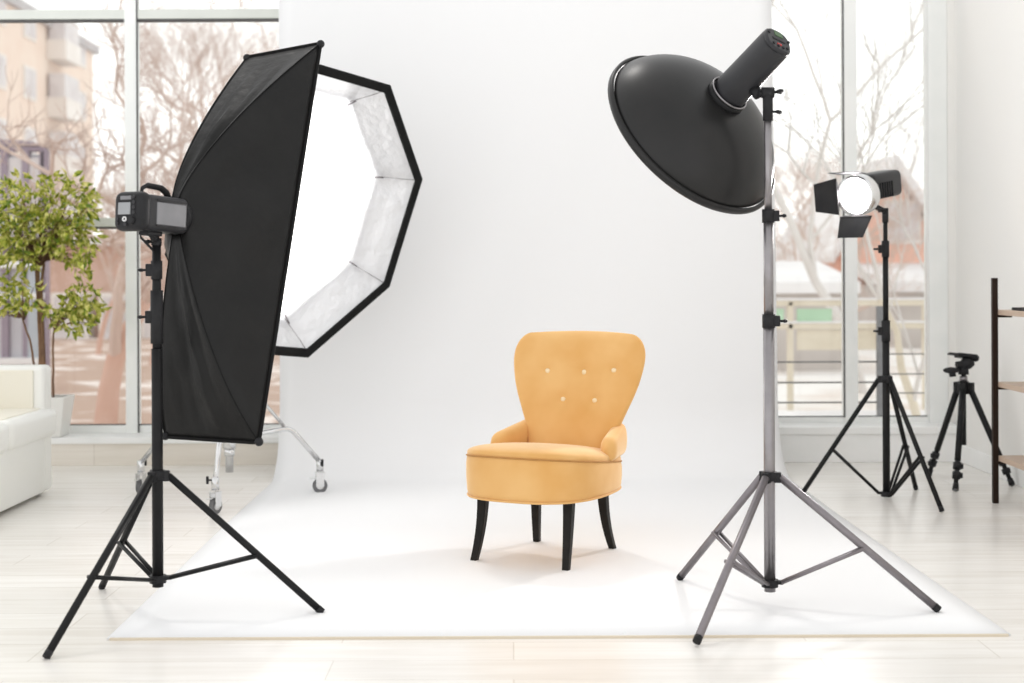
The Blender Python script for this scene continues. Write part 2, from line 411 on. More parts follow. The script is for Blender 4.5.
    for i, (a, z) in enumerate(zip(tops, [fl, fr, rr, rl])):
        pts = []; rad = []
        for k in range(9):
            q = k/8
            e = q**2.0 if i in (0, 2, 3) else q**1.5
            pts.append(V((a.x+(z.x-a.x)*e, a.y+(z.y-a.y)*e, .265*(1-q)))); rad.append(.019-.006*q)
        m = MB(); 
        for k in range(8): pass
        rr_ = []
        for p, r in zip(pts, rad): rr_.append([(p.x-r, p.y-r, p.z), (p.x+r, p.y-r, p.z), (p.x+r, p.y+r, p.z), (p.x-r, p.y+r, p.z)])
        m.grid(rr_, True, False); vs = list(m.bm.verts); m._face(vs[:4]); m._face(vs[-4:])
        m.build('leg', M['blackwood'], t, [('BEVEL', dict(width=.004, segments=2))], world=False)
armchair()

# ================================================================== LIGHT STANDS
def knob(p, d, r=.012, l=.03, m=None):
    k = MB(); p = V(p); d = V(d).normalized(); k.cyl(p, p+d*l*.6, r*.4, n=8)
    q = p+d*l*.8; fr = Matrix.Translation(q) @ frame(d); k.box((-r*1.5, -l*.3, -r*.45), (r*1.5, l*.3, r*.45), .003, fr); k.sph(q+fr.to_3x3() @ V((r*1.4, 0, 0)), r*.6, 8, 6); k.sph(q-fr.to_3x3() @ V((r*1.4, 0, 0)), r*.6, 8, 6)
    return k
def light_stand(label, feet, ztop, zcol, zspr, tb, secs, clamps, mt, mtube, mclamp, legr=.0115, knobdir=(1, 0, 0), group=None, pole=None):
    c = sum(feet, V())/3
    # circumcentre of the feet
    A, B, C = [V((p.x, p.y)) for p in feet]
    D = 2*(A.x*(B.y-C.y)+B.x*(C.y-A.y)+C.x*(A.y-B.y))
    ux = (A.length_squared*(B.y-C.y)+B.length_squared*(C.y-A.y)+C.length_squared*(A.y-B.y))/D
    uy = (A.length_squared*(C.x-B.x)+B.length_squared*(A.x-C.x)+C.length_squared*(B.x-A.x))/D
    c = V((ux, uy, 0)) if V((ux-c.x, uy-c.y)).length < .08 else V((c.x, c.y, 0))
    if pole: c = V((pole[0], pole[1], 0))
    t = thing('light_stand', label, 'light stand', c, 0, 'tripod light stands around the backdrop')
    for i, (z0, z1, r) in enumerate(secs):
        MB().cyl(c+V((0, 0, z0)), c+V((0, 0, z1)), r, n=24).build('pole', mtube, t)
    k = MB().cyl(c+V((0, 0, zcol-.012)), c+V((0, 0, zcol+.017)), secs[0][2]+.007, n=20)
    for f in feet:
        d = V((f.x-c.x, f.y-c.y, 0)).normalized(); mt_ = Matrix.Translation(c+V((0, 0, zcol))+d*.026) @ frame(d)
        k.box((-.012, -.016, -.018), (.012, .012, .016), .003, mt_)
    k.build('collar', mclamp, t)
    k = MB().cyl(c+V((0, 0, zspr-.02)), c+V((0, 0, zspr+.004)), secs[0][2]+.009, n=20)
    for f in feet:
        d = V((f.x-c.x, f.y-c.y, 0)).normalized(); mt_ = Matrix.Translation(c+V((0, 0, zspr-.004))+d*.03) @ frame(d)
        k.box((-.012, -.016, -.006), (.012, .014, .006), .002, mt_)
    k.build('spreader', mclamp, t)
    for f in feet:
        d = V((f.x-c.x, f.y-c.y, 0)).normalized(); p0 = c+V((0, 0, zcol))+d*.034; p1 = V((f.x, f.y, f.z+legr*.7)); m = (p1-p0).normalized()
        lg = MB().cyl(p0, p1, legr, n=16); lg = lg.build('leg', mt, t)
        MB().cyl(p1-m*.016, p1+m*.004, legr+.0008, legr+.0004, n=14).build('foot_cap', mclamp, lg)
        q = p0+(p1-p0)*tb; s0 = c+V((0, 0, zspr-.004))+d*.038
        side = d.cross(V((0, 0, 1)))
        br = MB()
        for sg in (-1, 1): br.tube([s0+side*sg*.008, q+side*sg*(legr+.001)], .0075, 8, True, (1, .85))
        br.cyl(q-side*(legr+.006), q+side*(legr+.006), .006, n=8); br.build('brace', mt, t)
    for z, r, h in clamps:
        k = MB().cyl(c+V((0, 0, z-h)), c+V((0, 0, z+h)), r, n=20); kd = V(knobdir).normalized()
        mt_ = Matrix.Translation(c+V((0, 0, z))+kd*(r+.004)) @ frame(kd); hb = min(h*.8, .02); k.box((-.011, -.01, -hb), (.011, .012, hb), .003, mt_)
        kk = k.build('clamp', mclamp, t)
        n_ = knob(c+V((0, 0, z))+kd*(r+.01), kd, .01, .026); n_.build('clamp_knob', mclamp, kk)
    return t, c
feetB = [gnd(46.7, 659), gnd(321.5, 614), gnd(102, 589)]
zz = lambda y, Y, x=512: at(x, y, Y).z
stB, cB = light_stand('black light stand in the left foreground carrying the long black softbox', feetB, 1.2, .455, .133, .585,
    [(.10, .86, .0175), (.80, 1.19, .0140)], [(zz(317, 4.535, 157)-.0, .0200, .085), (zz(270, 4.535, 157), .018, .03)], M['black_metal'], M['black_metal'], M['black_plastic'], .0115, (-1, -.1, 0))
feetS = [gnd(697, 644, .006), gnd(938, 612, .006), gnd(680, 580, .006)]
stS, cS = light_stand('silver grey light stand in the right foreground holding the beauty dish', feetS, 1.7, .425, .085, .54,
    [(.05, .955, .0185), (.93, 1.28, .0160), (1.26, 1.63, .0125)], [(zz(321, 4.66, 768), .0215, .022), (zz(216, 4.66, 768), .0205, .022)], M['grey_metal'], M['silver_tube'], M['black_plastic'], .0125, (1, -.2, 0), pole=(at(769.5, 500, 4.66).x, 4.66))
feetK = [gnd(802.7, 494.5), gnd(941.7, 512), gnd(915.8, 490)]
stK, cK = light_stand('black light stand by the right window carrying the lit barn door lamp', feetK, 1.3, .576, .03, .61,
    [(.012, .86, .0175), (.84, 1.18, .0135), (1.16, 1.34, .0105)], [(zz(331, 6.86, 884), .021, .05), (zz(249, 6.86, 884), .018, .04)], M['black_metal'], M['black_metal'], M['black_plastic'], .0115, (-1, -.2, 0), pole=(at(886.5, 495, 6.857).x, 6.857))

# ================================================================== STUDIO FLASH (rear controls) + long softbox
def flash_box(label, Pr, Pf, w, h, post, handle=True):
    """monolight with boxy rounded body; Pr rear centre, Pf front centre"""
    Pr = V(Pr); Pf = V(Pf); d = (Pf-Pr); L = d.length
    t = thing('studio_flash', label, 'studio flash', Pr); fm = Matrix.Translation(Pr) @ frame(d)
    def B(lo, hi, bev=0, seg=2): return MB().box(lo, hi, bev, fm, seg)
    B((-w/2, .012, -h/2), (w/2, L, h/2), .016, 4).build('body', M['grey_plastic'], t)
    B((-w/2-.006, -.012, -h/2-.006), (w/2+.006, .045, h/2+.006), .026, 5).build('rear_housing', M['black_plastic'], t)
    B((-w/2-.002, L*.30, -h/2+.018), (-w/2+.003, L*.93, h/2-.022), .003).build('side_panel', M['panel_grey'], t)
    B((w/2-.003, L*.30, -h/2+.018), (w/2+.002, L*.93, h/2-.022), .003).build('side_panel', M['panel_grey'], t)
    for sg in (-1, 1):
        for z in (-h/2+.014, h/2-.018): MB().box((sg*(w/2)-.003, L*.3, z), (sg*(w/2)+.003, L*.95, z+.005), 0, fm).build('trim_strip', M['black_plastic'], t)
    B((-.032, -.0155, -.012), (.018, -.010, .026), .002).build('display', M['lcd'], t)
    B((-.024, -.0155, .034), (.02, -.010, .046), .002).build('rear_badge', M['panel_grey'], t)
    for i, (x, z) in enumerate([(.032, .026), (.032, .010), (.032, -.006), (.030, .042), (-.034, -.026), (-.034, -.038), (.0, -.042)]):
        m = MB(); m.cyl(fm @ V((x, -.010, z)), fm @ V((x, -.0175, z)), .0065, .0055, 12); m.build('button', M['grey_plastic'], t)
    m = MB(); m.cyl(fm @ V((.026, -.010, -.03)), fm @ V((.026, -.022, -.03)), .013, .011, 18); m.build('dial', M['black_plastic'], t)
    m = MB(); m.lathe(fm @ V((-.004, -.0125, -.026)), -d, [(0, .008), (.004, .008), (.004, .0045), (0.001, .0045)], 16, False); m.build('test_button', M['white_fabric'], t)
    m = MB(); m.cyl(fm @ V((0, L-.004, 0)), fm @ V((0, L+.02, 0)), .05, .054, 32); m.build('mount_ring', M['black_plastic'], t)
    if handle:
        m = MB(); pts = [(0, .05, h/2-.004), (0, .055, h/2+.02), (0, .075, h/2+.032), (0, .14, h/2+.030), (0, .165, h/2+.018), (0, .18, h/2-.004)]
        m.tube([fm @ V(p) for p in pts], .009, 10, True, (1.2, .6)); m.build('handle', M['black_plastic'], t)
    # swivel bracket down to the post top
    m = MB(); p0 = fm @ V((0, L*.48, -h/2)); post = V(post)
    m.box((-.02, L*.3, -h/2-.014), (.02, L*.62, -h/2+.004), .004, fm)
    m.cyl(p0, V((post.x, post.y, p0.z-.03)), .014, n=14); m.cyl(V((post.x, post.y, p0.z-.02)), post, .0165, n=16)
    br = m.build('bracket', M['black_plastic'], t)
    knob(V((post.x, post.y, post.z+.012)), (-1, -.2, 0), .011, .032).build('bracket_knob', M['black_plastic'], br)
    knob(V((post.x-.002, post.y, post.z+.05)), (-.8, -.6, .4), .011, .032).build('bracket_knob', M['black_plastic'], br)
    m = MB(); m.tube([p0+V((.0, 0, .0)), p0+V((-.035, -.01, -.0)), p0+V((-.03, -.01, -.02)), V((post.x, post.y, p0.z-.07))], .004, 8); m.build('lever', M['black_plastic'], br)
    return t
PrB = at(129, 211, 4.41); PfB = at(176, 217, 4.60)
flash_box('grey studio flash with rear controls and handle on the left black stand', PrB, PfB, .108, .112, (cB.x, cB.y, 1.19))

def softshell(corners, ring_c, ring_n, ring_r, per, tp, nt, bow=.0):
    """loft from a ring to a polygon outline; returns rows of points (ring first)"""
    n = len(corners); rows = []
    C = sum(corners, V())/n; axis = C-ring_c; D = axis.length; ax = axis.normalized()
    out = []
    for i in range(n):
        a, b_ = corners[i], corners[(i+1) % n]
        for k in range(per): out.append(a+(b_-a)*k/per)
    rn = V(ring_n).normalized()
    ringp = []
    for p in out:
        d = p-C; d = d-rn*d.dot(rn); ringp.append(ring_c+d.normalized()*ring_r)
    for k in range(nt+1):
        t = k/nt; row = []
        g = t**tp
        for p, q in zip(out, ringp):
            d = p-q; axial = ax*d.dot(ax); lat = d-axial
            bw = bow
            if isinstance(bow, list): i = len(row); u = (i % per)/per; bw = bow[i//per]*(1-u)+bow[(i//per+1) % n]*u
            lt = t+bw*math.sin(PI*t)
            row.append(q+lat*lt+axial*g)
        rows.append(row)
    return rows
def strip_softbox():
    fn = V((.392, .846, -.361)); base = V((-.88, 4.70, 1.22)); cp = at(248, 245, 4.86)
    def hit(x, y):
        d = at(x, y, 1)-V((0, 0, CH)); o = V((0, 0, CH)); k = (cp-o).dot(fn)/d.dot(fn); return o+d*k
    cs = [hit(247, 57), hit(321, 43), hit(259, 443), hit(165, 437)]
    rc = at(176, 217, 4.64)
    t = thing('softbox', 'tall black rectangular softbox seen from behind on the left flash', 'softbox', rc)
    rows = softshell(cs, rc, (PfB-PrB), .058, 18, 1.35, 22, [-.01, .0, .12, .13])
    per = 18; C = sum(cs, V())/4
    out = []
    for k, row in enumerate(rows):
        tt = k/22; nr = []
        for i, p in enumerate(row):
            u = (i % per)/per; side = i//per
            w = math.sin(PI*u)
            wr = noise.noise(V((u*4.5+side*11, tt*1.6, 3.3)))*.055+noise.noise(V((u*13+side*7, tt*3.5+u*3, 1.7)))*.018
            wr -= .035*abs(noise.noise(V((u*6.5+side*4.7+tt*1.5, tt*1.3, 8.1))))
            sag = -.018*w*math.sin(PI*tt) + wr*w*math.sin(PI*min(1, tt*1.0))
            d = (p-(rc+(C-rc)*tt)); d = d.normalized() if d.length > 1e-5 else V((0, 0, 1))
            nr.append(p+d*sag)
        out.append(nr)
    MB().grid(out, True).build('outer_shell', M['black_fabric'], t, [('SOLIDIFY', dict(thickness=.002, offset=1))])
    inn = [[(rc+(C-rc)*(k/22))+(p-(rc+(C-rc)*(k/22)))*.94 for p in r] for k, r in enumerate(out)][2:-1]
    MB().grid(inn, True).build('silver_lining', M['silver_fabric'], t)
    # seam piping along the four ridges
    for s in range(4):
        MB().tube([r[s*per]+(r[s*per]-(rc+(C-rc)*(k/22))).normalized()*.001 for k, r in enumerate(out)], .002, 8).build('rod_seam', M['rim_fabric'], t)
    m = MB(); e = out[-1]; m.tube(e+[e[0]], .006, 8, False); m.build('rim', M['rim_fabric'], t)
    for c_ in cs: MB().sph(c_+(c_-C).normalized()*-.004, .0145, 12, 8).build('corner_cap', M['black_plastic'], t)
    ins = [C+(p-C)*.90-fn*.006 for p in cs]
    m = MB(); m.prism(ins, fn*.002); m.build('front_diffuser', M['white_fabric'], t)
    m = MB(); ax = (PfB-PrB).normalized(); m.lathe(rc-ax*.012, ax, [(0, .044), (0, .056), (.024, .056), (.024, .044)], 32, False); m.build('speed_ring', M['black_metal'], t)
strip_softbox()

# ================================================================== OCTAGONAL SOFTBOX on rolling stand
oN = V((.7207, -.6206, -.3090)); oR = V((-.6228, -.7754, .1046)); oU = V((.3045, -.1170, .9453)); oC = V((-.9774, 6.6768, 1.3747)); oRad = .75
def octabox():
    ring = oC-oN*.46
    t = thing('octagonal_softbox', 'large lit octagonal softbox with silver inside and glowing white diffuser', 'softbox', ring)
    cs = [oC+(oR*math.cos(a)+oU*math.sin(a))*oRad for a in [math.radians(22.5+45*i) for i in range(8)]]
    rows = softshell(cs, ring, oN, .09, 8, 1.9, 16, .06); per = 8
    C = oC
    out = []
    for k, row in enumerate(rows):
        tt = k/16; nr = []
        for i, p in enumerate(row):
            u = (i % per)/per; d = (p-(ring+(C-ring)*tt)).normalized()
            nr.append(p+d*(-.016*math.sin(PI*u)*math.sin(PI*tt)+.006*noise.noise(p*7)*math.sin(PI*u)*math.sin(PI*tt)))
        out.append(nr)
    MB().grid(out, True).build('outer_shell', M['black_fabric'], t)
    inn = [[p+(C-p).normalized()*.007 for p in r] for r in out]
    MB().grid(inn, True).build('silver_lining', M['silver_fabric'], t)
    # rim band: flat black tape folded forward
    m = MB(); P = []
    for (sc, h) in ((1.0, -.02), (1.003, .012), (.99, .016), (.942, .012), (.938, .004), (.99, -.004)):
        P.append([C+(p-C)*sc+oN*h for p in rows[-1]])
    P.append(P[0]); m.grid(P, True, False); m.build('rim', M['rim_fabric'], t)
    # inner glowing diffuser
    k = .775; dp = .165
    iv = [C+(p-C)*k-oN*dp for p in cs]
    m = MB(); m.prism(iv, -oN*.003); m.build('inner_diffuser', M['diffuser'], t)
    for p, q in zip(cs, iv):
        w = C+(p-C)*.97-oN*.03
        MB().tube([q, q+(w-q)*.25], .004, 6).build('diffuser_strap', M['grey_metal'], t)
        MB().tube([C+(p-C)*.955+oN*-.002, C+(p-C)*.90-oN*.055, q+(p-C)*.03], .0022, 6).build('rod', M['silver_tube'], t)
    MB().lathe(ring-oN*.015, oN, [(0, .06), (0, .1), (.03, .1), (.03, .06)], 32, False).build('speed_ring', M['black_metal'], t)
    return ring
oring = octabox()

def wheel(c, ax, r, parent, w=.022):
    m = MB().lathe(V(c)-V(ax).normalized()*w/2, ax, [(0, r*.7), (0, r*.93), (w*.15, r), (w*.85, r), (w, r*.93), (w, r*.7)], 28)
    o = m.build('wheel', M['rubber'], parent)
    MB().lathe(V(c)-V(ax).normalized()*(w/2+.003), ax, [(0, r*.3), (0, r*.5), (w+.006, r*.5), (w+.006, r*.3)], 20).build('wheel_hub', M['chrome'], parent)
def rolling_stand():
    c = V((-1.375, 6.90, 0)); wh = [gnd(320, 493), gnd(215.5, 514), gnd(141, 494)]
    t = thing('rolling_stand', 'chrome three legged rolling stand with casters behind the left softbox', 'rolling stand', c)
    MB().cyl(c+V((0, 0, .135)), c+V((0, 0, .9)), .019, n=24).build('pole', M['chrome'], t)
    MB().cyl(c+V((0, 0, .8)), c+V((0, 0, oring.z-.10)), .0145, n=24).build('pole', M['chrome'], t)
    zc = .30
    m = MB().cyl(c+V((0, 0, zc-.05)), c+V((0, 0, zc+.02)), .031, n=24); m.cyl(c+V((0, 0, zc-.085)), c+V((0, 0, zc-.05)), .025, n=20)
    k = m.build('lower_collar', M['chrome'], t)
    MB().cyl(c+V((0, 0, .62)), c+V((0, 0, .68)), .028, n=24).build('upper_collar', M['chrome'], t)
    MB().cyl(c+V((0, 0, .86)), c+V((0, 0, .91)), .024, n=20).build('clamp', M['black_plastic'], t)
    for w, wa in zip(wh, (12, 62, 75)):
        d = V((w.x-c.x, w.y-c.y, 0)); L = d.length; d.normalize(); side = d.cross(V((0, 0, 1)))
        wd = V((math.cos(math.radians(wa)), math.sin(math.radians(wa)), 0)); ws = wd.cross(V((0, 0, 1)))
        rw = .037; wc = V((w.x, w.y, rw)); hub = V((w.x, w.y, .155))
        bend = c+d*(L*.67)+V((0, 0, .335)); root = c+d*.03+V((0, 0, zc))
        pts = [root, root+(bend-root)*.8]
        for i in range(5):
            q = (i+1)/6; a = root+(bend-root)*.85; e = bend+(hub-bend)*.18; pts.append((1-q)**2*a+2*q*(1-q)*bend+q*q*e)
        pts += [bend+(hub-bend)*.25, hub]
        lg = MB().tube(pts, .0125, 14).build('leg', M['chrome'], t)
        MB().cyl(c+d*.028+V((0, 0, .64)), root+(bend-root)*.88+V((0, 0, .012)), .0085, n=10).build('brace', M['chrome'], t)
        f = MB().cyl(hub+V((0, 0, .012)), hub-V((0, 0, .045)), .018, n=16)
        for s in (-1, 1):
            fm = Matrix.Translation(wc+ws*s*.0175) @ frame(wd); f.box((-.002, -.020, -.004), (.002, .020, .064), .001, fm)
        f.box((-.02, -.024, .060), (.02, .024, .068), .002, Matrix.Translation(wc) @ frame(wd)); f.build('caster_fork', M['chrome'], t)
        wheel(wc, ws, rw, t)
        MB().box((-.010, .018, .035), (.010, .052, .042), .002, Matrix.Translation(wc) @ frame(-wd)).build('brake_pedal', M['chrome'], t)
        kn = MB().cyl(hub+side*.01, hub+side*.035, .004, n=8); kn.box((-.006, .03, -.018), (.006, .042, .018), .003, Matrix.Translation(hub) @ frame(side)); kn.build('leg_knob', M['black_plastic'], t)
    # red release block on the rear caster leg
    return c
cR = rolling_stand()
flash_box('studio flash mounted behind the lit octagonal softbox on the chrome stand', oring-oN*.30, oring-oN*.03, .11, .115, (cR.x, cR.y, oring.z-.10), False)

# ================================================================== BEAUTY DISH + FLASH
def beauty_dish():
    d = V((-.515, .62, -.575)).normalized()
    neck = at(727, 96, 4.78)
    t = thing('beauty_dish', 'large black beauty dish reflector seen from behind on the silver stand', 'reflector', neck)
    Rr = .336; D = .180
    prof = []
    for i in range(25):
        a = i/24; r = .060+(Rr-.060)*(.68*math.sin(a*PI/2*.985)**.95+.32*a); h = .01+D*(1-math.cos(a*PI/2))**.95
        prof.append((h, r))
    prof[-1] = (D+.005, Rr-.004)
    lip = [(D-.004, Rr+.003), (D+.004, Rr+.012), (D+.02, Rr+.012), (D+.028, Rr+.004), (D+.024, Rr-.006)]
    inner = [(h+.004, max(.0, r-.005)) for h, r in prof[::-1]]
    MB().lathe(neck, d, prof, 96, False).build('bowl', M['dish'], t)
    MB().lathe(neck, d, inner, 96, False).build('bowl_lining', M['white_fabric'], t)
    MB().lathe(neck, d, lip+[lip[0]], 96, False).build('rim', M['dish'], t)
    MB().lathe(neck, d, [(-.012, .057), (-.012, .068), (.02, .074), (.02, .06)], 48, False).build('mount_ring', M['black_metal'], t)
    MB().lathe(neck, d, [(-.014, .0655), (-.018, .0665), (-.018, .0705), (-.012, .0715), (-.012, .0655)], 48, False).build('lock_ring', M['silver_tube'], t)
    MB().lathe(neck, d, [(.10, .001), (.10, .095), (.104, .097), (.108, .095), (.108, .001)], 40).build('deflector_plate', M['white_fabric'], t)
    m = MB(); fr = frame(d).to_3x3()
    for k in range(3):
        a = 2*PI*k/3; u = fr @ V((math.cos(a), 0, math.sin(a))); m.cyl(neck+d*.03+u*.05, neck+d*.104+u*.08, .003, n=6)
    m.build('deflector_support', M['silver_tube'], t)
    # flash: rounded cylinder body
    L = .262; e = neck-d*L
    t2 = thing('studio_flash', 'dark grey tubular studio flash on top of the silver stand', 'studio flash', neck-d*.1)
    up = V((.35, 0, .94)); fm = Matrix.Translation(neck) @ frame(-d, up)
    def shell(lo, hi, r, sq, ends):
        rows = []
        for y, sc in ends:
            row = []
            for k in range(40):
                a = 2*PI*k/40; c, s = math.cos(a), math.sin(a)
                row.append(fm @ V((r*sc*math.copysign(abs(c)**sq, c)*.93, y, r*sc*math.copysign(abs(s)**sq, s))))
            rows.append(row)
        m = MB(); m.grid(rows, True); vs = list(m.bm.verts); m._face(vs[:40]); m._face(vs[-40:]); return m
    shell(0, L, .061, .82, [(.0, .86), (.008, .97), (.03, 1.0), (L-.03, .93), (L-.006, .915), (L, .88)]).build('body', M['grey_plastic'], t2)
    shell(0, L, .057, .75, [(L-.002, .95), (L+.006, .94), (L+.012, .85)]).build('rear_panel', M['grey_plastic'], t2)
    def B(lo, hi, bv=.002): return MB().box(lo, hi, bv, fm)
    y = L+.010
    B((-.026, y, -.006), (.026, y+.004, .005)).build('slot', M['black_plastic'], t2)
    B((-.022, y, .018), (.012, y+.004, .042)).build('display', M['led'], t2)
    for x, z in ((-.03, -.026), (-.012, -.032), (.008, -.033), (.026, -.028), (-.042, .012), (.036, .022)): MB().cyl(fm @ V((x, y-.001, z)), fm @ V((x, y+.006, z)), .006, .005, 10).build('button', M['black_plastic'], t2)
    B((-.006, y, -.028), (.012, y+.005, -.020)).build('indicator', M['red'], t2)
    MB().cyl(fm @ V((.0, .03, .062)), fm @ V((0, .03, .069)), .007, n=10).build('lock_button', M['black_plastic'], t2)
    # bracket
    m = MB(); top = V((cS.x, cS.y, 1.622))
    # tilt head sits at the stand top, touching the body's underside
    fpt = neck-d*.10; rad = (top-fpt); rad = (rad-d*rad.dot(d)).normalized(); hp = neck-d*.10+rad*.058
    m.cyl(hp, hp+rad*.03, .020, .016, 16); m.cyl(hp+rad*.02, V((top.x, top.y, top.z+.06)), .012, n=14); m.cyl(V((top.x, top.y, top.z+.07)), top-V((0, 0, .03)), .0165, n=16)
    m.cyl(V((top.x-.02, top.y, top.z+.062)), V((top.x+.02, top.y, top.z+.062)), .018, n=16)
    b_ = m.build('bracket', M['black_plastic'], t2)
    knob((top.x+.012, top.y, top.z+.062), (1, -.2, .1), .012, .036).build('bracket_knob', M['black_plastic'], b_)
    knob((top.x+.010, top.y, top.z-.0), (1, -.3, -.1), .010, .032).build('bracket_knob', M['black_plastic'], b_)
beauty_dish()

# ================================================================== FRESNEL LAMP WITH BARN DOORS
def barn_lamp():
    Yl = 6.70; lc = at(856, 195.5, Yl)
    d = V((-.68, -.70, -.14)).normalized()     # direction the lamp shines
    t = thing('barn_door_lamp', 'switched on studio lamp with black barn doors by the right window', 'studio lamp', lc)
    fm = Matrix.Translation(lc) @ frame(-d)      # +Y towards the rear
    MB().lathe(lc, -d, [(-.012, .001), (-.012, .045), (-.006, .074), (.0, .085), (.004, .085), (.004, .001)], 48).build('lens', M['lens'], t)
    MB().lathe(lc, -d, [(-.014, .086), (-.014, .096), (.05, .096), (.07, .09), (.07, .06), (.01, .086)], 48, False).build('front_ring', M['chrome'], t)
    MB().box((-.066, .055, -.035), (.066, .335, .092), .028, fm, 5).build('body', M['grey_plastic'], t)
    m = MB()
    for k in range(6): m.box((-.071, .11+.022*k, -.03), (.071, .118+.022*k, .045), .001, fm)
    m.build('vents', M['black_plastic'], t)
    R3 = fm.to_3x3()
    def leaf(c0, c1, outdir, L, flare, tilt):
        # hinge from c0 to c1 (local x,z), leaf goes outward and forward
        a, b_ = V(c0), V(c1); o = V(outdir); e = (b_-a).normalized()
        f_ = V((0, -1, 0)); g = (o*math.cos(tilt)+f_*math.sin(tilt)).normalized()
        P = [a, b_, b_+g*L+e*flare, a+g*L-e*flare]
        m = MB(); m.prism([fm @ p for p in P], R3 @ (e.cross(g)*.0025)); lf = m.build('barn_door', M['barn'], t)
        mm = MB(); mm.cyl(fm @ (a+(b_-a)*.1), fm @ (a+(b_-a)*.9), .004, n=8); mm.build('hinge', M['silver_tube'], lf)
    # local x axis points (frame of -d): compute which side is camera-left
    sx_ = 1 if (R3 @ V((1, 0, 0))).x < 0 else -1
    leaf((sx_*.088, -.016, -.088), (sx_*.088, -.016, .088), (sx_, 0, 0), .112, -.022, math.radians(16))
    leaf((-.085, -.016, -.096), (.085, -.016, -.096), (0, 0, -1), .115, -.018, math.radians(36))
    leaf((-.07, -.016, .104), (.07, -.016, .104), (0, 0, 1), .10, .0, math.radians(80))
    m = MB(); base = V((cK.x, cK.y, 1.33)); pb = fm @ V((0, .15, -.065))
    m.cyl(base, V((cK.x, cK.y, min(pb.z, 1.40))), .015, n=14); m.cyl(V((cK.x, cK.y, 1.385)), pb, .013, n=12); m.cyl(pb, fm @ V((0, .15, -.03)), .02, n=12)
    br = m.build('bracket', M['black_plastic'], t); knob(V((cK.x, cK.y, 1.385)), (-1, -.5, 0), .011, .03).build('bracket_knob', M['black_plastic'], br)
    li = bpy.data.objects.new('lamp_beam', bpy.data.lights.new('lamp_beam', 'SPOT')); COL.objects.link(li); li.parent = t
    li.location = d*.03; li.rotation_euler = d.to_track_quat('-Z', 'Y').to_euler(); li.data.energy = 90; li.data.spot_size = math.radians(80); li.data.spot_blend = .6; li.data.shadow_soft_size = .08
    li.data.color = (1, .96, .95)
barn_lamp()

# ================================================================== CAMERA TRIPOD
def tripod():
    feet = [gnd(929, 476.5), gnd(955.5, 491.4), gnd(1012, 486.5)]
    c = gnd(964, 481.5); c.z = 0
    t = thing('camera_tripod', 'small black camera tripod with empty pan head beside the right wall', 'tripod', c)
    za = .487
    MB().cyl(c+V((0, 0, .19)), c+V((0, 0, .60)), .0125, n=16).build('centre_column', M['black_metal'], t)
    m = MB().cyl(c+V((0, 0, za-.03)), c+V((0, 0, za+.035)), .034, .026, 20)
    m.build('shoulder', M['black_metal'], t)
    MB().cyl(c+V((0, 0, za+.035)), c+V((0, 0, za+.062)), .020, n=20).build('column_lock', M['silver_tube'], t)
    for f in feet:
        d = V((f.x-c.x, f.y-c.y, 0)).normalized(); p0 = c+d*.035+V((0, 0, za)); p1 = V((f.x, f.y, .012)); u = p1-p0; L = u.length; u.normalize()
        mt_ = Matrix.Translation(p0) @ frame(d); MB().box((-.016, -.02, -.02), (.016, .02, .03), .005, mt_).build('leg_joint', M['black_metal'], t)
        lg = MB().cyl(p0, p0+u*L*.72, .0165, .0155, 16).build('leg', M['black_metal'], t)
        MB().cyl(p0+u*L*.70, p1-u*.01, .0125, .011, 14).build('leg_tube', M['black_metal'], lg)
        for q in (.75, .84):
            k = MB().cyl(p0+u*L*q, p0+u*L*(q+.055), .021, n=14); s = d.cross(V((0, 0, 1)))
            k.box((-.010, .0, -.014), (.010, .03, .012), .003, Matrix.Translation(p0+u*L*(q+.027)) @ frame(-s)); k.build('leg_lock', M['black_plastic'], lg)
        MB().cyl(p1-u*.03, p1+u*.004, .014, .0165, 12).build('foot', M['black_plastic'], lg)
        MB().sph(V((f.x, f.y, .012)), .012, 10, 6).build('foot_tip', M['rubber'], lg)
    c = c-V((0, 0, .018))
    # pan head: tilted plate, side plate, knobs
    m = MB().cyl(c+V((0, 0, .575)), c+V((0, 0, .615)), .028, .024, 18); m.sph(c+V((.018, -.005, .635)), .034, 16, 10); m.cyl(c+V((-.04, -.01, .625)), c+V((.05, 0, .635)), .018, n=12)
    hd = m.build('pan_head', M['black_plastic'], t)
    pm = Matrix.Translation(c+V((.014, -.005, .672))) @ Matrix.Rotation(math.radians(6), 4, 'Y') @ Matrix.Rotation(math.radians(-12), 4, 'X')
    m = MB().box((-.055, -.034, -.011), (.05, .034, .008), .006, pm); m.box((-.095, -.02, -.002), (-.05, .02, .007), .003, pm); m.cyl(pm @ V((.02, 0, -.01)), c+V((.022, 0, .64)), .022, n=12)
    m.build('camera_plate', M['black_plastic'], hd)
    m = MB(); m.sph(c+V((-.070, -.02, .598)), .027, 14, 8, (1.6, .8, .62)); m.cyl(c+V((-.05, -.02, .600)), c+V((0, 0, .60)), .010, n=8); m.cyl(c+V((-.066, -.02, .59)), c+V((-.062, -.02, .566)), .017, n=10)
    m.build('side_plate', M['black_plastic'], hd)
    m = MB(); m.sph(c+V((.062, .0, .66)), .020, 12, 8); m.cyl(c+V((.03, 0, .65)), c+V((.062, 0, .66)), .010, n=8); m.build('tilt_knob', M['black_plastic'], hd)
tripod()

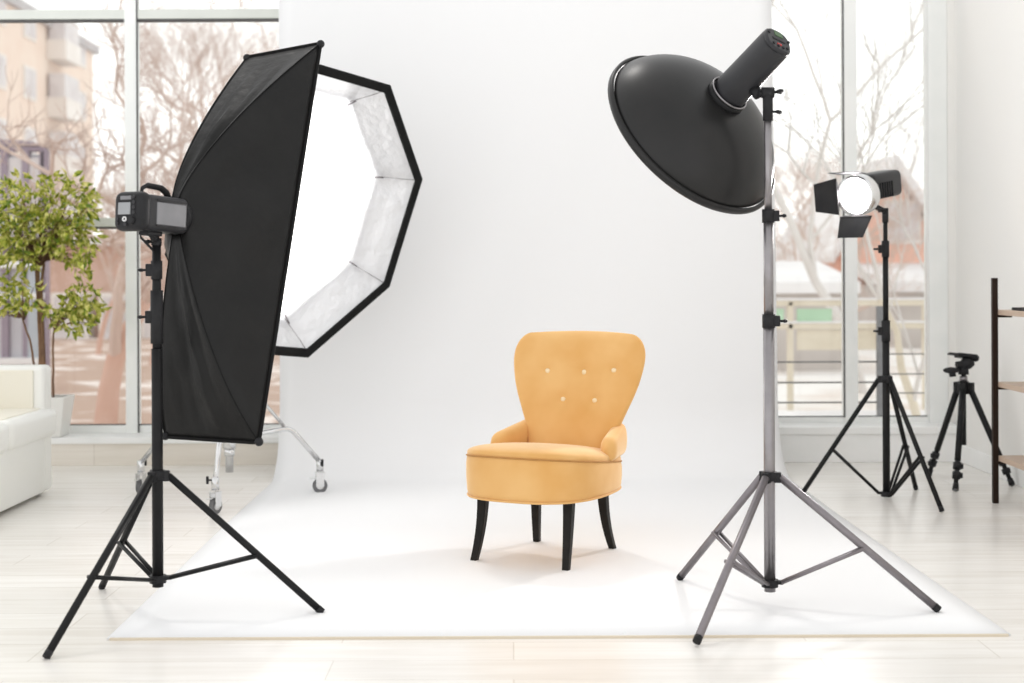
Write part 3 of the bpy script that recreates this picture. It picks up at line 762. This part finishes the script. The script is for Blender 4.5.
# ================================================================== SHELVING UNIT
def shelving():
    xl, xr = 2.263, 2.563; yf, yn = 6.72, 5.55; r = .0125
    t = thing('shelving_unit', 'low open shelving unit with brown metal posts with oak boards by right wall', 'shelf', ((xl+xr)/2, (yf+yn)/2, 0))
    for x in (xl+r, xr-r):
        for y in (yf-r, yn+r): MB().box((x-r, y-r, 0), (x+r, y+r, 1.062), .001).build('post', M['shelf_metal'], t)
    for z in (.200, .548, .888):
        b_ = MB().box((xl+.024, yn+.004, z), (xr-.004, yf-.004, z+.024), .002).build('shelf_board', M['shelf_wood'], t)
        for y in (yf-.03, yn+.018):
            for xa in (xl+.02, xr-.09): MB().box((xa, y, z-.012), (xa+.07, y+.014, z), .002).build('bracket', M['shelf_metal'], b_)
    zt = .9128
    tr = thing('tray', 'thin dark tray lying on the top shelf of the low unit', 'tray', (2.45, 6.45, zt))
    MB().box((2.325, 6.33, zt-.0005), (2.545, 6.60, zt+.006), .002).build('tray_base', M['black_plastic'], tr)
    m = MB(); 
    for lo, hi in (((2.320, 6.325, zt), (2.328, 6.605, zt+.013)), ((2.542, 6.325, zt), (2.55, 6.605, zt+.013)), ((2.328, 6.325, zt), (2.542, 6.333, zt+.013)), ((2.328, 6.597, zt), (2.542, 6.605, zt+.013))): m.box(lo, hi, .001)
    m.build('tray_rim', M['black_plastic'], tr)
    bk = thing('notebook', 'small grey notebook lying in the dark tray on the shelf', 'book', (2.46, 6.47, zt+.006))
    MB().box((2.375, 6.38, zt+.0062), (2.53, 6.57, zt+.010), .001).build('cover', M['panel_grey'], bk)
    MB().box((2.378, 6.383, zt+.010), (2.528, 6.567, zt+.024)).build('pages', M['white_fabric'], bk)
    MB().box((2.375, 6.38, zt+.024), (2.53, 6.57, zt+.029), .001).build('cover', M['panel_grey'], bk)
shelving()

# ================================================================== SOFA
def sofa():
    xf = -2.318; xb = -3.25; yn, yf = 5.0, 7.17
    t = thing('sofa', 'white leather sofa at the left edge facing the backdrop', 'sofa', ((xf+xb)/2, (yn+yf)/2, 0))
    bs = MB().box((xb+.03, yn+.13, .02), (xf, yf-.125, .30), .012, None, 3); bs.build('base', M['leather'], t)
    for y0, y1 in ((yf-.12, yf), (yn, yn+.12)):
        MB().box((xb, y0, .016), (xf-.002, y1, .645), .026, None, 5).build('arm', M['leather'], t)
        # cream inner face pad
        s = -1 if y0 > 6 else 1; yy = y0 if s < 0 else y1
        MB().box((xb+.1, min(yy, yy+s*.012), .40), (xf-.055, max(yy, yy+s*.012), .625), .005, None, 2).build('arm_pad', M['cream'], t)
    MB().box((xb, yn+.125, .30), (xb+.22, yf-.125, .74), .05, None, 5).build('backrest', M['leather'], t)
    ym = at(8, 430, 6.55).y
    ym = 6.50
    for y0, y1 in ((ym+.006, yf+.004), (5.86, ym-.006), (yn+.0, 5.848)):
        m = MB().box((xb+.2, y0, .285), (xf+.028, y1, .430), .04, None, 5); cs_ = m.build('seat_cushion', M['leather'], t)
        yc = (y0+y1)/2
        if y1 < yf-.01 and y0 > yn+.01:
            pass
        q = MB().box((xb+.24, y0+.03, .425), (xf-.02, y1-(.13 if y1 > yf-.01 else .03), .436), .004, None, 2); q.build('cushion_top', M['cream'], cs_)
    for x in (xf-.03, xb+.06):
        for y in (yf-.14, yn+.14): MB().cyl((x, y, 0), (x, y, .05), .014, .018, 14).build('foot', M['chrome'], t)
sofa()

# ================================================================== POTTED TREE
def leafmat():
    m = mat('variegated_leaf', hexc('8ea32e'), .5); nt = m.node_tree; n = nt.nodes; l = nt.links; b_ = n['Principled BSDF']
    ob = n.new('ShaderNodeTexCoord'); z = n.new('ShaderNodeTexNoise'); z.inputs['Scale'].default_value = 28; z.inputs['Detail'].default_value = 2
    l.new(ob.outputs['Object'], z.inputs['Vector']); r = n.new('ShaderNodeValToRGB'); e = r.color_ramp.elements
    e[0].position = .36; e[0].color = (*hexc('5f7a20'), 1); e[1].position = .66; e[1].color = (*hexc('ece498'), 1)
    k = r.color_ramp.elements.new(.5); k.color = (*hexc('b0b440'), 1)
    l.new(z.outputs['Fac'], r.inputs[0]); l.new(r.outputs[0], b_.inputs['Base Color'])
    b_.inputs['Transmission Weight'].default_value = 0
    tl = n.new('ShaderNodeBsdfTranslucent'); l.new(r.outputs[0], tl.inputs[0]); mx = n.new('ShaderNodeMixShader'); mx.inputs[0].default_value = .25
    o = n['Material Output']; l.new(b_.outputs[0], mx.inputs[1]); l.new(tl.outputs[0], mx.inputs[2]); l.new(mx.outputs[0], o.inputs[0]); return m
M['leaf'] = leafmat()
def plant():
    Yp = 8.22; zb = .165
    pc = at(40, 420, Yp); base = V((pc.x, Yp, zb))
    t = thing('potted_ficus', 'tall potted tree with yellow green leaves in white pot by left window', 'plant', base)
    rows = []
    zt = at(40, 396, Yp).z; w0, w1, d0, d1 = .142, .172, .075, .105
    for z, w, d in ((zb, w0, d0), (zt, w1, d1), (zt, w1-.012, d1-.012), (zt-.05, w1-.018, d1-.018)):
        rows.append([(base.x-w, Yp-d, z), (base.x+w, Yp-d, z), (base.x+w, Yp+d, z), (base.x-w, Yp+d, z)])
    m = MB(); m.grid(rows, True, False); m._face(list(m.bm.verts)[:4][::-1]); m.build('pot', M['pot'], t, [('BEVEL', dict(width=.004, segments=2))])
    MB().box((base.x-w1+.016, Yp-d1+.016, zt-.05), (base.x+w1-.016, Yp+d1-.016, zt-.03)).build('soil', M['soil'], t)
    P = lambda x, y, dy=0: at(x, y, Yp+dy)
    stems = [[P(40, 402), P(41, 350), P(38, 300), P(36, 270), P(28, 235), P(24, 200)], [P(44, 402), P(43, 340), P(41, 290), P(44, 262), P(56, 240), P(66, 205)], [P(41, 400), P(39, 320), P(38, 260), P(44, 215), P(48, 185)],
             [P(37, 402), P(36, 375), P(30, 340), P(22, 318), P(14, 308)], [P(53, 402), P(53, 350), P(54, 325), P(62, 312), P(76, 308)]]
    for s, r in zip(stems, (.013, .013, .011, .009, .0075)):
        pts = []; n = len(s)
        for i in range(n-1):
            for k in range(5): pts.append(s[i].lerp(s[i+1], k/5)+V((noise.noise(s[i]*3+V((k, 0, 0)))*.006, 0, 0)))
        pts.append(s[-1])
        MB().tube(pts, [r*(1-.65*i/len(pts)) for i in range(len(pts))], 8).build('stem', M['bark'], t)
    clumps = [  # px cx, cy, rx, ry, leaves, root px
        (20, 200, 27, 30, 230, (38, 262)), (62, 208, 28, 38, 300, (40, 262)), (38, 232, 38, 32, 420, (39, 268)), (76, 238, 22, 26, 190, (42, 262)), (10, 240, 26, 28, 220, (36, 262)), (86, 205, 13, 20, 70, (44, 250)), (80, 262, 13, 14, 70, (50, 258)), (20, 262, 22, 12, 90, (37, 270)),
        (16, 296, 24, 18, 190, (24, 320)), (82, 300, 20, 20, 200, (55, 325)), (72, 318, 22, 16, 170, (54, 330)), (52, 312, 10, 8, 30, (52, 325)), (-30, 225, 26, 40, 200, (30, 262)), (-8, 305, 14, 14, 60, (20, 318))]
    for (cx, cy, rx, ry, n, rt) in clumps:
        m = MB(); tw = MB(); root = P(*rt)
        for i in range(int(n*.52)):
            while True:
                u, v, w = [random.uniform(-1, 1) for _ in range(3)]
                if u*u+v*v+w*w < 1: break
            dy = -.14+w*.17
            p = P(cx+u*rx, cy+v*ry, dy); p.y = min(p.y, 8.34)
            dirn = (p-root); dirn = dirn.normalized() if dirn.length > .01 else V((0, 0, 1))
            dirn = (dirn*.5+V((random.uniform(-.6, .6), random.uniform(-.5, .3), random.uniform(-1.2, .15)))).normalized()
            sd = dirn.cross(V((random.uniform(-1, 1), random.uniform(-1, 1), random.uniform(0, 1)))).normalized()
            nn = dirn.cross(sd); L = random.uniform(.055, .085); wd = L*random.uniform(.17, .24)
            a = m.bm.verts.new(p); tp = m.bm.verts.new(p+dirn*L-nn*L*.12)
            l1 = m.bm.verts.new(p+dirn*L*.28+sd*wd*.8+nn*.004); r1 = m.bm.verts.new(p+dirn*L*.28-sd*wd*.8+nn*.004)
            l2 = m.bm.verts.new(p+dirn*L*.6+sd*wd*.85+nn*.003); r2 = m.bm.verts.new(p+dirn*L*.6-sd*wd*.85+nn*.003); md = m.bm.verts.new(p+dirn*L*.42-nn*.002)
            for f in ((a, l1, md), (a, md, r1), (l1, l2, md), (md, r2, r1), (l2, tp, md), (md, tp, r2)): m._face(f)
            if i % 7 == 0:
                mid = root.lerp(p, .5)+V((0, 0, .02)); tw.tube([root, mid, p], [.0035, .0022, .001], 5)
        f = m.build('foliage', M['leaf'], t); tw.build('twigs', M['bark'], f)
plant()

# ================================================================== OUTSIDE (colours paled to imitate hazy glare over the view)
GZ = -.45
M['snow'] = mat('snowy_ground', hexc('ece8e5'), .8, var=(.7, hexc('d8c9be'), .45, .7), bump=(2, .3, .05))
M['earth'] = mat('reddish_earth', hexc('bba090'), .9, var=(1.3, hexc('ebe0da'), .54, .62), bump=(2, .3, .05))
M['brickwall'] = mat('haze_paled_brick', hexc('e8d3c5'), .9, var=(.8, hexc('ecdccf'), .3, .7))
M['paleglass'] = mat('far_window_glass', hexc('cfc8c9'), .5, spec=.1, var=(.6, hexc('e3dfdf'), .35, .65))
M['redwall'] = mat('reddish_plaster', hexc('c8a99a'), .9, var=(.9, hexc('dab9ab'), .3, .7))
M['balcony'] = mat('white_balcony_panel', hexc('efeae6'), .7, var=(.8, hexc('e3dbd5'), .3, .7))
M['mauve'] = mat('mauve_frame_paint', hexc('8c7c8a'), .6, var=(3, hexc('988a97'), .3, .7))
M['greypanel'] = mat('bluish_grey_panel', hexc('cfced4'), .6, var=(2, hexc('dddbe0'), .3, .7))
M['darkpanel'] = mat('slate_panel', hexc('a8b0ba'), .6, var=(2, hexc('b4bac2'), .3, .7))
M['twig'] = mat('reddish_bare_twig', hexc('cab3a8'), .9, var=(1.5, hexc('d9c6bc'), .3, .7))
M['twig_grey'] = mat('grey_bare_twig', hexc('d3cdc9'), .9, var=(1.5, hexc('dedad7'), .3, .7))
M['trunk'] = mat('haze_paled_brown_trunk', hexc('cda594'), .9, var=(2, hexc('d9b9aa'), .3, .7), bump=(8, .4, .03))
M['orange'] = mat('orange_house_wall', hexc('f0bba6'), .9, var=(.7, hexc('f2c6b4'), .3, .7))
M['snowroof'] = mat('snow_covered_roof', hexc('f1efef'), .8, var=(.8, hexc('e2dfe0'), .3, .7))
M['roofedge'] = mat('grey_roof_edge', hexc('b6b2b4'), .8, var=(1, hexc('c3bfc0'), .3, .7))
M['greywall'] = mat('grey_shed_wall', hexc('bdb5b0'), .9, var=(1, hexc('cdc6c1'), .3, .7))
M['green'] = mat('green_fence_panel', hexc('bcd9be'), .7, var=(2, hexc('aecfb1'), .3, .7))
M['fencewood'] = mat('pale_fence_timber', hexc('e0d7c6'), .8, var=(3, hexc('d2c7b4'), .3, .7))
M['wire'] = mat('dark_wire', hexc('6c6a69'), .6, var=(3, hexc('7a7877'), .3, .7))
M['hedge'] = mat('pinkish_brown_brush', hexc('cab4a8'), .9, var=(2, hexc('d9c7bd'), .3, .7))
b = MB().box((-60, GY+.1, GZ-.2), (60, 140, GZ)); tag(b.build('snowy_ground', M['snow']), 'snow patched reddish brown ground outside the studio windows', 'ground')
bpy.data.objects['snowy_ground']['kind'] = 'structure'
b = MB().box((-30, GY+.3, GZ-.1), (-.5, 48, GZ+.012)); o_ = b.build('earth_ground', M['earth']); o_['kind'] = 'structure'

def apartments():
    # facade receding along Y, seen obliquely
    A = at(93, 54, 80); Bx = -21.2
    t = thing('apartment_building', 'tall beige brick apartment building seen through the left window', 'building', (A.x-5, 68, GZ))
    H = A.z
    pA = V((A.x, 80, GZ)); pB = V((Bx-1.4, 50, GZ)); d = (pB-pA); L = d.length; d.normalize(); nrm = V((-d.y, d.x, 0)); 
    if nrm.x < 0: nrm = -nrm
    base = [pA, pB, pB-nrm*12, pA-nrm*12]
    MB().prism(base, (0, 0, H-GZ)).build('wall', M['brickwall'], t)
    MB().prism([p+V((0, 0, H-GZ)) for p in [pA+nrm*.3-d*.3, pB+nrm*.3, pB-nrm*12, pA-nrm*12]], (0, 0, .45)).build('roof_edge', M['roofedge'], t)
    n = 6; fm = Matrix((d, nrm, V((0, 0, 1)))).transposed().to_4x4(); fm.translation = pA
    for fl in range(5):
        z = GZ+.6+fl*2.9
        for k in range(n):
            u = 1.8+k*(L-3)/n
            if k % 3 == 1:
                bl = MB().box((u-.2, 0, z-GZ+.1), (u+2.6, 1.0, z-GZ+1.1), .03, fm).build('balcony', M['balcony'], t)
                MB().box((u-.1, .1, z-GZ+1.1), (u+2.5, .9, z-GZ+2.3), 0, fm).build('balcony_glazing', M['paleglass'], bl)
            else:
                w = MB().box((u, -.05, z-GZ+.6), (u+1.9, .10, z-GZ+2.2), .02, fm).build('window_frame', M['balcony'], t)
                m = MB(); m.box((u+.15, .05, z-GZ+.75), (u+.9, .13, z-GZ+2.05), 0, fm); m.box((u+1.0, .05, z-GZ+.75), (u+1.75, .13, z-GZ+2.05), 0, fm); m.build('window_pane', M['paleglass'], w)
apartments()
def low_block():
    t = thing('low_building', 'low reddish plastered building behind the bare trees at left', 'building', (-8.5, 34, GZ))
    p0 = at(40, 300, 34); p1 = at(300, 300, 36)
    zt = at(100, 245, 34).z
    MB().prism([(p0.x, 34, GZ), (p1.x, 36, GZ), (p1.x, 42, GZ), (p0.x, 42, GZ)], (0, 0, zt-GZ)).build('wall', M['redwall'], t)
    MB().prism([(p0.x, 33.6, zt), (p1.x, 35.6, zt), (p1.x, 42, zt), (p0.x, 42, zt)], (0, 0, .18)).build('snow_cap', M['snowroof'], t)
    for x in (70, 118, 160, 205, 250):
        c = at(x, 318, 33.9); w = MB().box((c.x-.45, c.y-.05+(c.x-p0.x)*.3*0, c.z-.6), (c.x+.45, c.y+.5, c.z+.6), .02).build('window_frame', M['balcony'], t)
        MB().box((c.x-.36, c.y-.08, c.z-.5), (c.x+.36, c.y+.3, c.z+.5)).build('window_pane', M['paleglass'], w)
low_block()
def kiosk():
    Y = 19
    t = thing('glazed_pavilion', 'grey glazed pavilion with mauve frames behind the potted tree', 'pavilion', (at(10, 300, Y).x, Y, GZ))
    xr = at(45, 200, Y).x; xl = at(-60, 200, Y).x; zt = at(20, 150, Y).z; zm = at(20, 268, Y).z; z2 = at(20, 366, Y).z
    MB().box((xl, Y+.1, GZ), (xr-.05, Y+.3, zt-.05)).build('body_panel', M['greypanel'], t)
    m = MB()
    for x in (4, 25, 43, -18, -40):
        X = at(x, 200, Y).x; m.box((X-.045, Y, GZ), (X+.045, Y+.14, zt))
    m.box((xl, Y, zt-.02), (xr, Y+.15, zt+.06), .03); m.box((xr-.07, Y, GZ), (xr, Y+.15, zt), .02); m.build('frame', M['mauve'], t)
    MB().prism([(xl, Y-.02, zt+.2), (at(28, 140, Y).x, Y-.02, zt+.12), (xr, Y-.02, zt+.06), (xl, Y-.02, zt+.06)], (0, .3, 0)).build('roof', M['mauve'], t)
    for x0, x1 in ((27, 39), (6, 22), (-16, 1)):
        MB().box((at(x0, 200, Y).x, Y+.04, zm+.12), (at(x1, 200, Y).x, Y+.12, zt-.1)).build('pane', M['paleglass'], t)
    m = MB()
    for z in (zm, zm-.42, z2+.02): m.box((xl, Y-.1, z), (xr-.01, Y+.06, z+.09), .01)
    m.build('sill', M['snowroof'], t)
    MB().box((at(28, 200, Y).x, Y-.03, z2), (at(41, 200, Y).x, Y+.12, zm)).build('side_panel', M['darkpanel'], t)
kiosk()

def tree(name, label, base, h, spread, m, seed, depth=6, r0=.16, lean=(0, 0, 0), first=.3, up=.28, group=None, cat='tree', nb=3, trunkm=None):
    rnd = random.Random(seed); t = thing(name, label, cat, base, 0, group); br = MB(); tr = MB()
    def grow(p, d, L, r, k):
        pts = [p]; n = 4 if k > 2 else 3
        for i in range(n):
            d = (d+V((rnd.gauss(0, .13), rnd.gauss(0, .13), rnd.gauss(0, .08)+(.04 if k < depth else .02)))).normalized(); p = p+d*L/n; pts.append(p)
        mb = tr if k == depth else br
        mb.tube(pts, [r*(1-.4*i/n) for i in range(n+1)], 8 if k == depth else (5 if k > 2 else 3), False)
        if k == 0: return
        for q in range(nb+(1 if k < 3 else 0)):
            a = rnd.uniform(0, 2*PI); s = V((math.cos(a), math.sin(a), 0)); s = (s-d*s.dot(d)).normalized()
            nd = (d*rnd.uniform(.5, 1)+s*spread*rnd.uniform(.5, 1.2)+V((0, 0, up))).normalized()
            st = pts[-1] if q < 2 else pts[rnd.randint(1, n)]
            grow(st, nd, L*rnd.uniform(.6, .82), r*.58, k-1)
    grow(V(base), (V((0, 0, 1))+V(lean)).normalized(), h*first, r0, depth)
    tr.build('trunk', trunkm or M['trunk'], t); br.build('branches', m, t)
    return t
g = 'bare trees outside the left window'
def gp(x, Y): p = at(x, 300, Y); return V((p.x, p.y, GZ))
tree('bare_tree', 'thick trunked bare tree just left of the window mullion', gp(105, 14.5), 4.0, .9, M['twig'], 3, 6, .125, (.03, 0, 0), .34, .12, group='bare trees outside the windows')
tree('bare_tree', 'bare reddish tree filling the pane between mullion and softbox', gp(200, 19), 6.2, .8, M['twig'], 11, 7, .07, (-.05, 0, 0), .30, .2, group='bare trees outside the windows')
tree('bare_tree', 'small bare tree with fine twigs behind the left window mullion', gp(152, 24), 5.4, .9, M['twig'], 21, 7, .06, (0, 0, 0), .26, .2, group='bare trees outside the windows')
tree('bare_tree', 'low bare tree in front of the beige apartment building corner', gp(98, 27), 4.4, .9, M['twig'], 31, 7, .06, (.05, 0, 0), .26, .15, group='bare trees outside the windows')
tree('bare_tree', 'bare tree whose crown shows just left of the long softbox top', gp(250, 27), 8.0, .8, M['twig'], 43, 7, .07, (0, 0, 0), .30, .2, group='bare trees outside the windows')
# right side
tree('bare_tree', 'tall grey bare tree leaning left behind the right window', gp(862, 18), 7.6, .7, M['twig_grey'], 5, 6, .07, (-.12, 0, 0), .42, .3, trunkm=M['twig_grey'], group='bare trees outside the windows')
tree('bare_tree', 'pale bare tree behind the orange house roof', gp(900, 44), 10.5, .8, M['twig_grey'], 8, 6, .09, (-.1, 0, 0), .34, .25, trunkm=M['twig_grey'], group='bare trees outside the windows')
tree('leaning_sapling', 'thin pale leaning trunk in front of the orange house', gp(922, 13), 2.2, .6, M['twig_grey'], 15, 4, .045, (-.28, 0, 0), .62, .2, trunkm=M['fencewood'])
for i, (x, Y, h) in enumerate(((784, 27.5, 5.4), (815, 30, 5.8), (841, 27.5, 5.2))):
    tree('brush_bush', ['dense pinkish bush beside the beauty dish edge', 'dense pinkish bush in the middle of the right window pane', 'dense pinkish bush beside the right window mullion'][i],
         gp(x, Y), h, 1.0, M['hedge'], 60+i, 7, .06, (0, 0, 0), .26, .25, cat='bush', group='brush bushes outside the right window', trunkm=M['hedge'])
def orange_house():
    Y = 32
    t = thing('orange_house', 'orange gabled house with a snowy roof outside the right window', 'house', (at(893, 270, Y).x, Y, GZ))
    P = lambda x, y, yy=Y: at(x, y, yy)
    a = P(850, 268); ap = P(893, 172); e = P(940, 262)
    zb = GZ
    poly = [(a.x, Y, zb), (e.x, Y, zb), (e.x, Y, P(930, 245).z), (ap.x, Y, ap.z), (a.x, Y, P(858, 240).z)]
    MB().prism(poly, (0, 7, 0)).build('wall', M['orange'], t)
    zl = P(858, 240).z; zr = P(930, 245).z
    for (x0, z0) in ((a.x-.45, zl-.5), (e.x+.45, zr-.5)):
        MB().prism([(ap.x, Y-.4, ap.z+.05), (x0, Y-.4, z0), (x0, Y-.4, z0+.28), (ap.x, Y-.4, ap.z+.38)], (0, 7.8, 0)).build('roof', M['snowroof'], t)
    c = P(902, 222); w = MB().box((c.x-.42, Y-.08, c.z-.5), (c.x+.42, Y+.1, c.z+.5), .02).build('window_frame', M['balcony'], t)
    MB().box((c.x-.33, Y-.11, c.z-.41), (c.x+.33, Y+.1, c.z+.41)).build('window_pane', M['paleglass'], w)
    # lean-to with snowy roof
    z1 = P(870, 263).z; z2 = P(870, 276).z
    x0 = P(845, 270).x; x1 = P(950, 270).x
    MB().prism([(x0, Y, z1), (x0, Y-4, z2-.1), (x0, Y-4, z2-.3), (x0, Y, z1-.2)], (x1-x0, 0, 0)).build('lean_to_roof', M['snowroof'], t)
    MB().box((x0+.2, Y-3.6, zb), (x1, Y-.1, z2-.2)).build('lean_to_wall', M['greywall'], t)
orange_house()
def shed():
    Y = 22
    t = thing('grey_shed', 'low grey shed with snow on its roof behind the garden fence', 'shed', (at(812, 290, Y).x, Y, GZ))
    x0 = at(760, 290, Y).x; x1 = at(846, 290, Y).x; z = at(812, 291, Y).z
    MB().box((x0, Y, GZ), (x1, Y+2.5, z)).build('wall', M['greywall'], t)
    MB().prism([(x0-.15, Y-.3, z-.03), (x0-.15, Y+2.7, z+.35), (x0-.15, Y+2.7, z+.48), (x0-.15, Y-.3, z+.14)], (x1-x0+.3, 0, 0)).build('roof', M['snowroof'], t)
shed()
def garden_fence():
    Y = 15
    t = thing('garden_fence', 'pale timber garden fence with green panels outside the right window', 'fence', (at(840, 330, Y).x, Y, GZ))
    x0 = at(765, 300, Y).x; x1 = at(960, 300, Y).x; ztop = at(830, 303, Y).z; zlow = at(830, 326, Y).z
    for z in (ztop, zlow):
        MB().box((x0, Y-.04, z-.03), (x1, Y+.04, z+.03), .008).build('rail', M['fencewood'], t)
        MB().box((x0, Y-.05, z+.03), (x1, Y+.05, z+.05), .008).build('snow_cap', M['snowroof'], t)
    for x in (790, 880, 925):
        X = at(x, 320, Y).x; MB().box((X-.03, Y-.04, GZ), (X+.03, Y+.04, ztop+.02), .01).build('post', M['fencewood'], t)
    for a, b_ in ((768, 784), (797, 832)):
        MB().box((at(a, 320, Y).x, Y+.0, zlow+.02), (at(b_, 320, Y).x, Y+.02, ztop-.06)).build('panel', M['green'], t)
    MB().box((at(797, 320, Y).x, Y, at(830, 350, Y).z), (at(878, 320, Y).x, Y+.02, zlow-.04)).build('panel', M['fencewood'], t)
    MB().box((x0, Y-1.6, GZ), (x1, Y-.2, GZ+.10), .05, None, 4).build('snow_bank', M['snowroof'], t)
garden_fence()
def railing():
    Y = 9.3
    t = thing('terrace_railing', 'thin horizontal wire railing right outside the right window', 'railing', (2.0, Y, GZ))
    x0 = at(772, 400, Y).x; xp = at(880, 400, Y).x; x1 = at(960, 400, Y).x
    for y in (362, 382.5, 402.5):
        z = at(810, y, Y).z; MB().cyl((x0-1.5, Y, z), (xp, Y, z), .006, n=8).build('wire', M['wire'], t)
    for y in (354, 374, 393):
        z = at(900, y, Y).z; MB().cyl((xp, Y, z), (x1+.5, Y, z), .004, n=8).build('wire', M['wire'], t)
    MB().box((xp-.02, Y-.02, GZ), (xp+.02, Y+.02, at(880, 306, Y).z), .003).build('post', M['panel_grey'], t)
railing()
